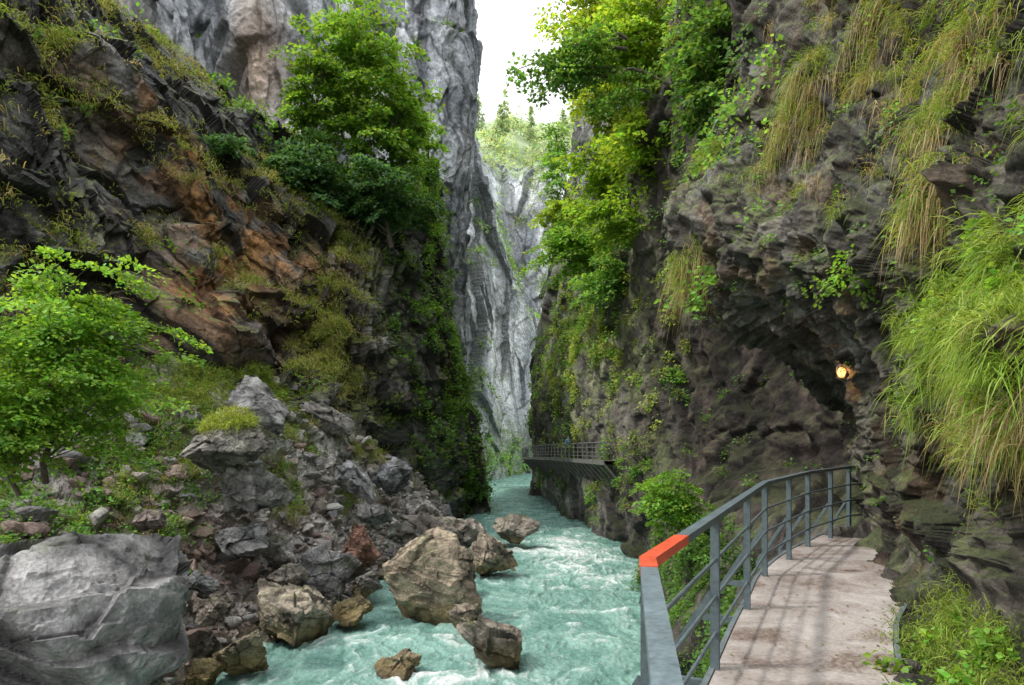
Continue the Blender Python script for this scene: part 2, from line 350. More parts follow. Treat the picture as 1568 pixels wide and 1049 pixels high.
# ground far below so that the valley floor reaches out to the horizon
gm=make_mesh('ground',[(-900,-300,-12),(900,-300,-12),(900,2500,-12),(-900,2500,-12)],[(0,1,2,3)],M_FAR,np.tile((.12,.14,.07),(4,1)))
# ------------------------------------------------------------- river
ny,nx=1000,420
ys=np.geomspace(6,135,ny); 
xs=np.linspace(0,1,nx)
YY,XX=np.meshgrid(ys,xs,indexing='ij')
xl=np.interp(ys,[6,12,24,38,56,80,135],[-8,-9,-10,-8,-7,-5,-6])[:,None]; xr=np.interp(ys,[6,20,38,50,62,80,95,135],[6,8,9,8,6.5,5,8,14])[:,None]
X=xl+(xr-xl)*XX; W=np.stack([X.ravel(),YY.ravel(),np.zeros(X.size)],1)
wp=W+np.stack([fbm(W*.35,3),fbm(W*.35+8,3),0*W[:,0]],1)*1.8
rocks_xy=[(657,25.5,2.2),(790,41,1.6),(768,20.3,1.7),(620,19.6,1.),(706,23,.8),(462,23,1.8),(372,19.5,1.),(740,33,1.8)]
sp_=sum(np.exp(-(((W[:,0]-(x-CX)*Y/F)/(1.25*r))**2+((W[:,1]-Y+r*.6)/(1.4*r))**2)) for x,Y,r in rocks_xy)
rapid=np.clip(blob(W,(3.6,38,0),(3.0,11,1))*1.0+.35*blob(W,(-3.5,19,0),(3,3,1))+.25*blob(W,(2.2,23,0),(2.6,6,1))+.3*blob(W,(1,55,0),(2.5,9,1))+.4*sp_+.03,0,1.2)
r1=ridged(wp*np.array([.6,.30,1])+3,4); r2=ridged(wp*np.array([1.9,1.0,1])+9,4); fb=fbm(wp*np.array([.9,.5,1]),5)
h=.13*fb+rapid*(.17*r1+.12*r2)+.06*fbm(W*np.array([3,2,1]),4)+.05*r2
foam=sst(.86,1.35,.6*r1+.6*r2+.55*rapid-.12+.25*fb)
W[:,2]=WATER+h-.1
deep=np.array([.135,.285,.24]); lite=np.array([.27,.46,.40])
c=mixc(deep,lite,sst(-.4,.6,fb+.6*rapid-.15)); c=mixc(c,(.84,.88,.87),foam*.95)
idx=np.arange(ny*nx).reshape(ny,nx); Q=np.stack([idx[:-1,:-1],idx[:-1,1:],idx[1:,1:],idx[1:,:-1]],-1).reshape(-1,4)
m,nt,o=newmat('glacial_water'); L=nt.links.new
at=nd(nt,'ShaderNodeAttribute',attribute_name='Col'); tc=nd(nt,'ShaderNodeTexCoord').outputs['Object']
mp=nd(nt,'ShaderNodeMapping'); mp.inputs['Scale'].default_value=(1,.5,1); L(tc,mp.inputs[0])
n1=noise(nt,mp.outputs[0],3.2,8,.72,1.4); n2=noise(nt,mp.outputs[0],11,6,.68,.6)
mr=nd(nt,'ShaderNodeMapRange'); mr.inputs['From Min'].default_value=.54;mr.inputs['From Max'].default_value=.74;mr.inputs['To Max'].default_value=.62; L(n1,mr.inputs[0])
mx=nd(nt,'ShaderNodeMix',data_type='RGBA'); L(mr.outputs[0],mx.inputs[0]); L(at.outputs['Color'],mx.inputs[6]); mx.inputs[7].default_value=(.60,.72,.68,1)
mr2=nd(nt,'ShaderNodeMapRange'); mr2.inputs['From Min'].default_value=.3;mr2.inputs['From Max'].default_value=.6;mr2.inputs['To Min'].default_value=.7;mr2.inputs['To Max'].default_value=1.1; L(n2,mr2.inputs[0])
ws=nd(nt,'ShaderNodeVectorMath',operation='SCALE'); L(mx.outputs[2],ws.inputs[0]); L(mr2.outputs[0],ws.inputs['Scale'])
p=nd(nt,'ShaderNodeBsdfPrincipled'); L(ws.outputs[0],p.inputs['Base Color']); p.inputs['Roughness'].default_value=.16; p.inputs['IOR'].default_value=1.33
b=nd(nt,'ShaderNodeBump'); b.inputs['Strength'].default_value=.85; b.inputs['Distance'].default_value=.15
L(mth(nt,'ADD',n1,mth(nt,'MULTIPLY',n2,.5)),b.inputs['Height']); L(b.outputs[0],p.inputs['Normal']); L(p.outputs[0],o.inputs[0])
make_mesh('river_water',W,Q,m,c)
# ------------------------------------------------------------- boulders
import bmesh
def ico(n):
    bm=bmesh.new(); bmesh.ops.create_icosphere(bm,subdivisions=n,radius=1); bm.verts.ensure_lookup_table()
    v=np.array([x.co[:] for x in bm.verts]); f=np.array([[q.index for q in t.verts] for t in bm.faces]); bm.free(); return nrm(v),f
I5=ico(6); I6=ico(7); I2=ico(3)
def rockshape(dirs,r,k=11,soft=45):
    n=nrm(r.normal(size=(k,3))); d=r.uniform(.55,1.,k)
    dt=np.maximum(dirs@n.T,1e-3); rr=np.minimum(d/dt,3.)
    rad=(np.power(rr,-float(soft)).sum(1))**(-1/soft); return dirs*np.minimum(rad,1.5)[:,None]
boulders=[]
def boulder(px,py,w,h,Y,tone=(.24,.22,.2),seed=0,depth=1.,tilt=0.,name='boulder',strat=2.,wetz=True,k_=13,sa=.05,fa=1.,I=None):
    r=np.random.default_rng(seed+100); c=np.array(P(px,py,Y)); v,f=I or I5
    k=rockshape(v,r,k_); k=k/np.abs(k).max(0)
    sx=w/2*Y/F; sz=h/2*Y/F; sy=sx*depth
    k=k*np.array([sx,sy,sz]); ct,st=math.cos(tilt),math.sin(tilt)
    k=k@np.array([[ct,0,-st],[0,1,0],[st,0,ct]])
    s=max(sx,sz); q=k+r.uniform(0,50,3)
    f2,e2,_=facets(q*1.5/s,.6); f3,e3,_=facets(q*np.array([4,4,6.])/s,.6)
    d=s*fa*(.11*f2+.05*f3+.05*fbm(q*2.2/s,4)+.04*ridged(q*6/s,3))
    if strat:
        ss=(q@np.array([.3,.1,1.]))*strat/s*1.6+.8*fbm(q*.8/s,3); sw=ss-np.floor(ss); amp=.4+.6*R1[np.floor(ss).astype(int)&255]
        d+=s*sa*amp*np.where(sw<.85,sw/.85,(1-sw)/.15)
    V=k+nrm(k/np.array([sx,sy,sz])**2)*d[:,None]+c
    n=nrm(V-c); col=mixc(np.array(tone)*.55,np.array(tone)*1.5,sst(-.5,.5,fbm(q*2.4/s,5)))
    if strat: col=col*(1-.5*sst(.8,.95,sw))[:,None]
    if wetz: 
        wet=sst(WATER+1.1,WATER+.35,V[:,2]+.25*fbm(V*2,2)); col=mixc(col,(.24,.17,.055),wet*.7); col=col*(1-.5*sst(WATER+.4,WATER+.1,V[:,2]))[:,None]
    col=mixc(col,(.12,.16,.035),sst(.4,.9,n[:,2]*.5+.8*fbm(V*1.3,3))*.5)
    col=col*(.45+.55*sst(0,.15,e2))[:,None]
    ob=make_mesh(name,V,f,M_BLD,col,smooth=False); boulders.append((V,n)); return V,n
Rd=(.28,.15,.11)
boulder(657,872,150,180,25.5,(.38,.31,.225),1,.9,.0,fa=.7)
boulder(790,815,72,54,41,(.25,.22,.18),2)
boulder(768,992,150,60,20.3,(.27,.23,.19),3,.7,.45)
boulder(620,1016,92,50,19.6,(.28,.25,.22),4,.8,-.1)
boulder(706,943,62,42,23,(.24,.2,.15),5)
boulder(462,940,150,66,23,(.36,.31,.24),6,.9,.25)
boulder(497,888,95,95,26,(.26,.25,.25),7,.9,.5)
boulder(550,846,58,92,29,Rd,8)
boulder(345,680,135,85,24.5,(.26,.245,.21),9,.9,-.25)
VB9=boulders[-1]
boulder(382,752,120,75,25,(.30,.29,.28),10,.9,.1)
boulder(368,822,95,58,24,(.18,.18,.18),11)
boulder(602,726,56,64,38,(.25,.25,.26),12)
boulder(690,815,150,60,37,(.32,.28,.24),13,.6,.35)
boulder(748,852,95,62,33,(.30,.25,.19),14,.8,.3)
boulder(85,975,440,350,14.,(.38,.37,.37),18,1.1,.16,'rock_slab',2.6,True,8,.13,.5,I6)
boulder(372,1005,85,85,19.5,(.28,.24,.16),16)
boulder(310,1035,60,50,18.5,(.30,.25,.13),17)
boulder(560,895,60,50,28,(.2,.19,.18),18)
boulder(530,935,70,32,24.5,(.3,.24,.13),19)
boulder(500,640,90,44,36,(.28,.26,.24),20,.8,.3)
boulder(540,735,90,45,34,(.36,.36,.36),21,.7,.5)
boulder(395,612,120,60,29.5,(.38,.37,.36),23,.9,.4)
boulder(300,890,60,40,20,(.17,.17,.17),24)
boulder(430,885,65,45,24,(.28,.25,.21),25)
boulder(575,785,60,40,33,(.28,.27,.26),26)
boulder(640,780,70,50,38,(.3,.28,.26),27,.8,.3)
boulder(235,800,50,36,21,(.25,.2,.18),28)
boulder(700,880,60,36,29,(.25,.2,.15),29)
boulder(420,840,60,40,25,(.34,.32,.3),30)
boulder(250,940,70,50,18.6,(.28,.24,.21),32)
boulder(330,930,60,46,20,(.3,.25,.21),33)
boulder(620,865,50,60,27.5,(.34,.26,.18),34)
# scree
acc=Acc(); lib=[rockshape(I2[0],np.random.default_rng(i),8,60) for i in range(10)]
dens=sst(-6.95,-6.5,K.V[:,2])*sst(3.2,1.,K.V[:,2])*(.35+sst(-.2,.3,fbm(K.V*.35+2,3)))*sst(62,50,K.V[:,1])*sst(12,16,K.V[:,1])*(1-.6*blob(K.V,P(440,690,30),(3,6,2.5)))
pp,nn=pick(K,dens,4600)
tn=np.array([(.42,.40,.37),(.30,.29,.28),(.36,.26,.22),(.48,.45,.42),(.22,.21,.21),(.38,.33,.28)])
red=blob(pp,P(240,850,22),(3,7,4))
for i in range(len(pp)):
    s=.045+.40*rng.random()**7+.07*rng.random(); k=lib[rng.integers(10)]*np.array([1,rng.uniform(.5,1),rng.uniform(.3,.75)])*s
    a_,b_=rng.uniform(0,6.28),rng.uniform(-.8,.8); ca,sa=math.cos(a_),math.sin(a_); cb,sb=math.cos(b_),math.sin(b_)
    k=k@np.array([[1,0,0],[0,cb,sb],[0,-sb,cb]])@np.array([[ca,sa,0],[-sa,ca,0],[0,0,1]])
    t=tn[2] if rng.random()<red[i]*.6 else tn[rng.integers(6)]
    acc.add(k+pp[i]+(0,0,s*.12),I2[1],t*rng.uniform(.5,1.25))
acc.build('scree_rocks',M_BLD)
print('rocks',time.time()-T0)
# ------------------------------------------------------------- vegetation builders
def leaves(acc,pos,ax,ln,size,col):
    n=len(pos); ax=nrm(ax); w=nrm(np.cross(ax,ln)); L=size[:,None]; nn=np.cross(w,ax)
    v=np.stack([pos,pos+ax*L*.45+w*L*.36+nn*L*.08,pos+ax*L,pos+ax*L*.45-w*L*.36+nn*L*.08],1).reshape(-1,3)
    acc.add(v,np.arange(4*n).reshape(n,4),np.repeat(col,4,axis=0))
def sprays(acc,cen,out,R,nl,size,col,flat=.12,upw=1.,vary=.35,hang=.25):
    m=len(cen); n1=nrm(UP*upw+out*.45+rng.normal(size=(m,3))*.22); t1=nrm(np.cross(n1,rng.normal(size=(m,3)))); t2=np.cross(n1,t1)
    Rm=R*rng.uniform(.5,1.35,m); br=rng.uniform(1-vary,1+vary,m)
    ii=np.repeat(np.arange(m),nl); k=len(ii)
    th=rng.uniform(0,6.283,k); r=np.sqrt(rng.random(k)); rad=np.cos(th)[:,None]*t1[ii]+np.sin(th)[:,None]*t2[ii]*.7
    pos=cen[ii]+rad*(r*Rm[ii])[:,None]+n1[ii]*(rng.normal(size=k)*flat*Rm[ii])[:,None]-UP*(hang*Rm[ii]*r*r)[:,None]
    ax=rad+out[ii]*.5+rng.normal(size=(k,3))*.5-UP*.25; ln=n1[ii]+rng.normal(size=(k,3))*.45
    c=np.asarray(col)[None,:]*(br[ii]*rng.uniform(.7,1.3,k))[:,None]; c=c*(1+np.stack([.25*rng.normal(size=k),0*th,.1*rng.normal(size=k)],1)*.6)
    leaves(acc,pos,ax,ln,size*rng.uniform(.6,1.3,k),np.clip(c,.005,1))
BARK=(.13,.11,.09)
def branch(acc,a,b,r0,r1,seg=6,sag=.1,col=BARK,k=5):
    t=np.linspace(0,1,seg)[:,None]; L=np.linalg.norm(np.array(b)-a)
    p=np.array(a)*(1-t)+np.array(b)*t+UP*np.sin(t*3.14)*L*sag; p[1:-1]+=rng.normal(size=(seg-2,3))*L*.02
    acc.tube(p,np.linspace(r0,r1,seg),col,k); return p
def tree(name,base,cen,radii,M,R,nl,size,col,trunk_r=.15,cut=.0,limbs=40,upw=1.3):
    par=empty(name); la=Acc(); ba=Acc(); base=np.array(base,float); cen=np.array(cen,float); radii=np.array(radii,float)
    d=nrm(rng.normal(size=(M,3))); rr=(rng.uniform(.12,1,M))**.45*(.80+.75*perlin(d*1.6+cen)); 
    p=cen+d*radii*rr[:,None]; keep=perlin(p/radii.mean()*2.3+3.3)>-.22+cut; p=p[keep]; d=d[keep]
    out=nrm((p-cen)*np.array([1,1,.3]))
    sprays(la,p,out,R,nl,size,col,upw=upw,flat=.08)
    topp=cen+UP*radii[2]*.75; tp=branch(ba,base,topp,trunk_r,trunk_r*.2,10,.0,k=7)
    sel=rng.choice(len(p),min(limbs,len(p)),replace=False)
    for i in sel:
        hz=np.clip((p[i,2]-base[2]-np.linalg.norm(p[i,:2]-cen[:2])*.5)/(topp[2]-base[2]),.12,.95); a=tp[int(hz*9)]
        L=np.linalg.norm(p[i]-a); q=branch(ba,a,p[i],max(trunk_r*.28*min(1,L/radii.mean()),.01),trunk_r*.05,6,.08)
    la.build('foliage',M_LEAF,parent=par); ba.build('trunk_and_limbs',M_BARK,True,parent=par); return par
LG=np.array([.175,.325,.045]); MG=np.array([.11,.215,.045]); DG=np.array([.05,.115,.04]); YG=np.array([.30,.41,.045])
# left maple
tree('maple_tree',P(70,740,14.5),P(100,540,14.5),(2.1,1.8,2.3),300,.55,85,.12,LG,.07,limbs=80,cut=.0)
tree('maple_tree',P(30,760,13.5),P(15,640,13.5),(1.7,1.3,1.5),140,.5,80,.11,LG*.85,.05)
# trees on the ledge
tree('beech_tree',P(545,360,54),P(555,150,54),(4.8,4.5,9.2),260,1.4,75,.36,LG*.85,.3,cut=.05)
tree('beech_tree',P(600,365,55),P(618,205,55),(2.4,3,7.2),110,1.2,75,.34,LG*.95,.2)
tree('beech_tree',P(480,370,52),P(478,140,52),(2.3,3,5.8),66,1.1,75,.34,LG*.75,.2)
tree('yew_tree',P(450,375,49),P(462,270,49),(3.8,3,3.6),110,1.3,85,.34,DG*1.1,.2)
tree('yew_tree',P(600,380,50),P(580,300,50),(4.2,3,3.0),120,1.2,85,.34,DG*1.2,.2)
tree('shrub',P(655,350,60),P(655,260,60),(1.3,2,5.),60,.9,70,.32,LG*1.,.12)
tree('shrub',P(330,240,52),P(325,160,52),(1.0,2,3.),20,.8,70,.3,MG,.08)
tree('shrub',P(330,240,44),P(350,220,44),(1.5,2,.8),18,.7,70,.25,DG*1.3,.08)
# right bright trees clinging to the wall
for (a,b,Y,rx,rz,Mn,cl,bx,by) in [(985,60,33,3.9,2.8,140,LG*.5+YG*.5,1075,160),(1005,205,34,3.0,2.4,100,LG*.5+YG*.5,1060,300),(930,260,40,2.7,2.4,85,LG*.6+YG*.4,985,380),(970,335,36,3.4,2.0,110,LG*.7+YG*.3,1030,430),(885,380,44,3.0,2.4,100,LG,935,450),(930,430,40,2.7,1.7,75,MG*1.4,975,480),(925,150,42,2.5,2.8,70,YG*.9,1000,240),(1080,110,24,1.2,2.4,70,MG*.9,1105,240),(850,250,60,1.4,3.8,50,MG*1.6,890,380),(900,25,36,2.2,1.5,50,YG*.95,1000,60),(862,330,48,2.0,2.0,50,YG*.6+LG*.3,920,400)]:
    tree('maple_tree',P(bx,by,Y+1),P(a,b,Y),(rx,2.2,rz),Mn,.95,75,.25,cl,.14,cut=.02)
# overhanging sparse branch against the sky
par=empty('overhanging_branch'); la=Acc(); ba=Acc()
for tip,st in (((788,108),(1055,158)),((825,135),(930,118)),((875,100),(960,60)),((850,85),(960,60)),((905,165),(1010,150)),((830,100),(960,75)),((855,120),(960,110))):
    q=branch(ba,np.array(P(*st,30)),np.array(P(*tip,29)),.09,.015,9,.12)
    s=q[3:]; s=np.concatenate([s+rng.normal(size=s.shape)*.3 for _ in range(5)]); sprays(la,s,nrm(rng.normal(size=s.shape)),.42,24,.19,MG*1.3,hang=.5)
la.build('foliage',M_LEAF,parent=par); ba.build('limbs',M_BARK,True,parent=par)
# shrub below walkway
tree('shrub',P(1050,850,20),P(1030,770,20),(1.3,1.2,.95),70,.42,80,.12,LG*.9,.05)
tree('shrub',P(1110,860,17),P(1085,835,17),(.9,1.2,.8),30,.35,70,.1,MG,.05)
tree('shrub',P(165,620,20),P(170,590,20),(1.,1.2,.8),30,.4,70,.12,MG,.05)
# distant trees
def conifer(acc,tr,base,h,r,col,sz,nl=16):
    base=np.array(base); k=int(13); zz=np.linspace(.15,1,k)+rng.normal(size=k)*.02
    lean=rng.normal(size=2)*.03*h
    for t in zz:
        t=min(max(t,.1),1.); m=max(3,int(7*(1-t))+2); th=rng.uniform(0,6.28,m); rad=r*(1-t)**.7*rng.uniform(.3,1.4,m)
        o=np.stack([np.cos(th),np.sin(th),0*th],1); sprays(acc,base+UP*h*t+np.array([lean[0]*t,lean[1]*t,0])+o*rad[:,None]*.6,o,max(r*.34*(1-t)+.1,.3),nl,sz,col*rng.uniform(.85,1.15),hang=.5)
    tr.tube([base,base+UP*h*.98],np.array([h*.012,.04]),(.3,.28,.25),5)
la=Acc();ba=Acc(); par=empty('distant_forest')  # forest leaf colours are paled to imitate distance haze
hx=[(766,205,9),(773,200,12),(812,212,10),(862,208,9),(878,200,11),(733,195,10),(718,190,9),(897,195,11)]
for a,b,h in hx: conifer(la,ba,P(a,b+6,205),h*rng.uniform(.9,1.15),2.6,np.array([.34,.44,.32]),.7,12)
pp,nn=pick(H,(H.V[:,1]<262)*(np.abs(H.V[:,0])<60)*1.,240)
sprays(la,pp+UP*1.,nrm(rng.normal(size=pp.shape)),3.,60,.9,np.array([.30,.39,.22]),flat=.6)
hp,_=pick(H,(np.abs(H.V[:,1]-222)<18)*(np.abs(H.V[:,0])<30)*1.,60); sprays(la,hp+UP*rng.uniform(2,6,(60,1)),nrm(rng.normal(size=hp.shape)),2.6,70,.9,np.array([.29,.38,.22]),flat=.7)
la.build('foliage',M_LEAF,parent=par); ba.build('trunks',M_BARK,parent=par)
# ------------------------------------------------------------- cliff vegetation
def clumps(name,s,mask,n,R,nl,size,col,off=.3,hang=.6,upw=.7,vary=.4):
    p,q=pick(s,mask,n); a=Acc(); sprays(a,p+q*off*R,q,R,nl,size,col,flat=.35,hang=hang,upw=upw,vary=vary); return a.build(name,M_LEAF)
def grass(acc,pos,nr,nb,L,w,cols,spread,droop=.6,outw=.5,jit=.4):
    m=len(pos); ii=np.repeat(np.arange(m),nb); k=len(ii); tl=rng.uniform(.5,1.3,m)
    base=pos[ii]+rng.normal(size=(k,3))*spread*np.array([1,1,.6]); d=nrm(nr[ii]*outw+UP*.7+rng.normal(size=(k,3))*jit)
    ln=L*tl[ii]*rng.uniform(.45,1.2,k); side=nrm(np.cross(d,rng.normal(size=(k,3)))); dr=droop*rng.uniform(.5,1.5,k)
    cols=np.asarray(cols); ci=rng.choice(len(cols),m); c=cols[ci][ii]; alt=cols[rng.integers(len(cols),size=k)]; c=np.where((rng.random(k)<.25)[:,None],alt,c)*rng.uniform(.6,1.35,k)[:,None]
    lv=[];cc=[]
    for t in (0,.35,.7,1.):
        p=base+d*(ln*t)[:,None]-UP*(dr*ln*t*t)[:,None]; ww=w*(1-t)**.6*(.9 if t else .8)+w*.03
        lv+= [p-side*ww/2,p+side*ww/2]; cc+=[c*(.55+.55*t)]*2
    v=np.stack(lv,1).reshape(-1,3); c=np.stack(cc,1).reshape(-1,3)
    b=np.arange(k)[:,None]*8; q=np.concatenate([b+np.array([[0,1,3,2]]),b+np.array([[2,3,5,4]]),b+np.array([[4,5,7,6]])])
    acc.add(v,q,c)
GR=[(.26,.37,.05),(.21,.34,.05),(.34,.41,.08),(.46,.38,.17)]; STR=[(.50,.40,.22),(.42,.31,.16),(.24,.33,.07)]
# left rock face: ledge grass + ivy on the buttress + shrubs
V=C.V;N=C.N; S=V@SM
nz=fbm(V*.22+5,3); band=sst(-.05,.3,fbm(S*np.array([.05,.1,.45])+4,3))
gm=sst(.3,.65,N[:,2]+.25*nz)*(sst(-8,-11,V[:,0])*band*(.4+.6*sst(2,7,V[:,2]))+.25*sst(-11,-8,V[:,0])*sst(0,.3,nz))
a=Acc(); p,q=pick(C,gm*(V[:,1]<50),3100); grass(a,p,q,30,.60,.055,[(.30,.39,.07),(.24,.34,.06),(.38,.42,.10),(.44,.37,.17)],.3,.75); 
a.build('ledge_grass',M_GRASS)
ivy=np.clip(sst(-8.5,-4.5,V[:,0]),0,1)*sst(-.05,.3,fbm(V*.3+2,3))*sst(-6.,-4,V[:,2])
clumps('ivy',C,ivy,620,.5,55,.2,MG*1.05)
clumps('cliff_shrubs',C,sst(.45,.8,N[:,2]+.4*nz)*sst(.1,.35,fbm(V*.15+8,2)),120,.6,50,.22,MG*1.1)
top=sst(.5,.8,N[:,2])*sst(46,50,V[:,1])
clumps('ledge_undergrowth',C,top,420,1.1,50,.3,MG*.9)
# upper cliff vegetation
V=D.V;N=D.N; clumps('upper_shrubs',D,sst(.4,.8,N[:,2]+.4*fbm(V*.2,3)),70,.9,40,.3,MG*1.)
V=E.V;N=E.N; clumps('gorge_shrubs',E,sst(.3,.7,N[:,2]+.5*fbm(V*.1+3,3))+1.2*sst(3,-3,V[:,2])*sst(-7,-5,V[:,2]),260,1.2,45,.42,MG*1.5+.03)
V=Fs.V;N=Fs.N; clumps('distant_shrubs',Fs,sst(.1,.5,N[:,2]+.7*fbm(V*.08+3,3)),330,1.9,45,.6,np.array([.24,.34,.16]))
# right wall vegetation
V=B.V;N=B.N
rec=sst(36,31,V[:,1])*sst(11,8,V[:,2])
mB=sst(.2,.55,.6*N[:,2]+.8*fbm(V*.3+5,3))*sst(-6.2,-5,V[:,2])*(1-rec)*sst(22,28,V[:,1])*sst(85,75,V[:,1])
clumps('wall_shrubs',B,mB*sst(30,12,V[:,2]),460,.5,50,.19,MG*1.25)
gl=blob(V,(4.6,50,6),(5,13,5))
clumps('wall_moss_plants',B,gl*sst(-.1,.3,fbm(V*.5+5,3)),460,.42,45,.17,YG*.7+.05)
un=sst(-2.4,-3.2,V[:,2])*sst(36,30,V[:,1])*sst(8,10,V[:,1])*sst(-7,-6,V[:,2])
clumps('undergrowth',B,un*(.2+sst(-.1,.25,fbm(V*.6,3))),620,.36,50,.10,MG*1.)
clumps('recess_ferns',B,rec*sst(.2,.6,N[:,2]+.6*fbm(V*.5+1,3))*sst(16,19,V[:,1])*sst(-2.5,-1,V[:,2]),45,.35,45,.11,MG*.9)
a=Acc(); p,q=pick(B,mB*(V[:,1]<50),350); grass(a,p,q,26,.6,.04,GR,.2,.9); a.build('wall_grass',M_GRASS)
# bank vegetation
V=K.V;N=K.N; a=Acc(); gk=sst(.1,.4,fbm(V*.45+4,4)+.25*sst(-3.5,0,V[:,2])-.08)*sst(-5.8,-4.6,V[:,2])*sst(13,16,V[:,1])
p,q=pick(K,gk,1200); grass(a,p,q,24,.32,.03,GR,.18,.5)
p,q=pick(K,blob(V,P(270,590,26.5),(2.2,3,1.))+blob(V,P(400,555,33),(3,4,1))+.6*blob(V,P(480,600,36),(2.5,4,1)),650); grass(a,p,q,40,.4,.035,GR[:3],.2,.6)
a.build('bank_grass',M_GRASS)
clumps('bank_plants',K,(gk*.4+2*blob(V,P(90,760,18),(3,5,1.8))+1.2*blob(V,P(180,640,24),(2.5,4,1.5)))*sst(40,30,V[:,1]),520,.4,60,.13,MG*1.3)
a=Acc(); V9,n9=VB9; i=np.where((n9[:,2]>.6))[0]; i=rng.choice(i,110); grass(a,V9[i],n9[i],45,.40,.03,[(.40,.46,.09),(.32,.42,.07)],.15,.8); a.build('grass_tuft',M_GRASS)
print('veg1',time.time()-T0)
# near cliff grass
V=A.V;N=A.N; a=Acc(); vis=(V[:,1]>2.5)
upm=sst(.1,.6,N[:,2]+.9*fbm(V*.5+2,3))
topm=upm*sst(1.6,3.6,V[:,2]-.15*(V[:,1]-5))*vis*(.08+.92*sst(.0,.25,fbm(V*.45+9,2)))
p,q=pick(A,topm*sst(13.5,11,V[:,1]),380); grass(a,p,q,70,.27,.011,GR,.08,1.0,.6,.5)
p,q=pick(A,topm,90); grass(a,p-UP*.05,q,50,.33,.013,STR,.10,1.7,.4,.3)
tuft=np.array([P(1110,250,14.6),P(1060,225,14.6),P(1210,120,11),P(1190,170,11),P(1430,300,6.6),P(1300,60,9.5),P(1450,150,7),P(1060,400,13.6),P(1500,60,6.4),P(1410,215,7.2)])
for t_ in tuft:
    dd=((V-t_)**2).sum(1); ii=rng.choice(np.argsort(dd)[:1500],14); grass(a,V[ii],N[ii],60,.065*t_[1]**.75,.012,GR[:3],.1,1.0,.7,.5); grass(a,V[ii]-UP*.1,N[ii],40,.075*t_[1]**.75,.012,STR[:2],.1,2.0,.5,.25)
cl=blob(V,P(1480,515,5.4),(.82,1.6,.58)); p,q=pick(A,cl*vis,520); grass(a,p,q,80,.27,.011,[(.30,.44,.06),(.24,.40,.05),(.40,.50,.11)],.08,.8,.75)
p,q=pick(A,(blob(V,P(1400,600,6.2),(.4,1.2,.28))+.6*blob(V,P(1510,630,5.),(.5,1.2,.25)))*vis,70); grass(a,p,q,55,.27,.011,STR,.1,1.5,.5,.25)
p,q=pick(A,(blob(V,P(1480,1010,4.8),(.6,.8,.28))+.4*blob(V,P(1440,940,5.6),(.4,.7,.18)))*upm*vis,190); grass(a,p,q,45,.15,.009,GR[:3],.08,.7,.4)
a.build('hanging_grass',M_GRASS)
clumps('fern_plants',A,(blob(V,P(1500,390,5.2),(.7,1,.28))+.8*blob(V,P(1500,1020,4.6),(.6,.8,.3))+.5*blob(V,P(1340,400,8),(.3,.8,.25)))*vis,80,.15,45,.06,LG,off=.8)
clumps('cliff_herbs',A,upm*vis*sst(-1.4,-1,V[:,2]),220,.16,30,.05,MG*1.2,off=.4)
clumps('cliff_bush',A,blob(V,P(1090,230,15),(.6,2,1.2))+.8*blob(V,P(1070,420,14),(.3,2,.5)),55,.4,50,.12,MG*1.3)
print('veg',time.time()-T0)
# ------------------------------------------------------------- walkway
LFT=[(-.1,-2),(.1,0),(.66,3.2),(1.33,4.62),(2.0,6.1),(2.5,7.15),(2.98,8.17),(3.75,9.45),(4.6,10.6),(6.2,12.45),(8.6,13.6)]
RGT=[(2.6,-2),(2.4,0),(2.35,3.2),(2.66,4.62),(3.35,6.0),(3.95,6.9),(4.5,8.0),(5.1,9.0),(5.6,9.9),(6.9,11.2),(9,12)]
l=cr(np.array(LFT,float),90); r=cr(np.array(RGT,float),90); nw=24
g=l[:,None]*(1-np.linspace(0,1,nw)[None,:,None])+r[:,None]*np.linspace(0,1,nw)[None,:,None]
top=np.concatenate([g,np.full(g.shape[:2]+(1,),DECK)],2); bot=top.copy(); bot[:,:,2]-=.12
V=np.concatenate([top.reshape(-1,3),bot.reshape(-1,3)]); n0=90*nw; idx=np.arange(n0).reshape(90,nw)
q=np.stack([idx[:-1,:-1],idx[:-1,1:],idx[1:,1:],idx[1:,:-1]],-1).reshape(-1,4); qb=q[:,::-1]+n0
e=[];
for i in range(89): e+=[(idx[i,0],idx[i+1,0],idx[i+1,0]+n0,idx[i,0]+n0),(idx[i+1,-1],idx[i,-1],idx[i,-1]+n0,idx[i+1,-1]+n0)]
m,nt,o=newmat('deck_surface'); L=nt.links.new; tc=nd(nt,'ShaderNodeTexCoord').outputs['Object']
n1=noise(nt,tc,1.5,9,.72,.6); n2=noise(nt,tc,28,6,.7); n3=noise(nt,tc,140,3,.6)
cr1=nd(nt,'ShaderNodeValToRGB'); cr1.color_ramp.elements[0].position=.38; cr1.color_ramp.elements[0].color=(.12,.08,.06,1); cr1.color_ramp.elements[1].position=.62; cr1.color_ramp.elements[1].color=(.42,.39,.365,1); el=cr1.color_ramp.elements.new(.48); el.color=(.28,.24,.215,1)
L(mth(nt,'ADD',mth(nt,'MULTIPLY',n1,.7),mth(nt,'MULTIPLY',n2,.3)),cr1.inputs[0])
p=nd(nt,'ShaderNodeBsdfPrincipled'); L(cr1.outputs[0],p.inputs['Base Color']); L(mth(nt,'ADD',mth(nt,'MULTIPLY',n1,.5),.3),p.inputs['Roughness'])
b=nd(nt,'ShaderNodeBump'); b.inputs['Strength'].default_value=.5;b.inputs['Distance'].default_value=.012; L(mth(nt,'ADD',n2,n3),b.inputs['Height']); L(b.outputs[0],p.inputs['Normal']); L(p.outputs[0],o.inputs[0])
walk=empty('walkway'); ob=make_mesh('deck',V,np.concatenate([q,qb,np.array(e)]),m,parent=walk,smooth=False)
a=Acc(); ST=(.16,.19,.20)
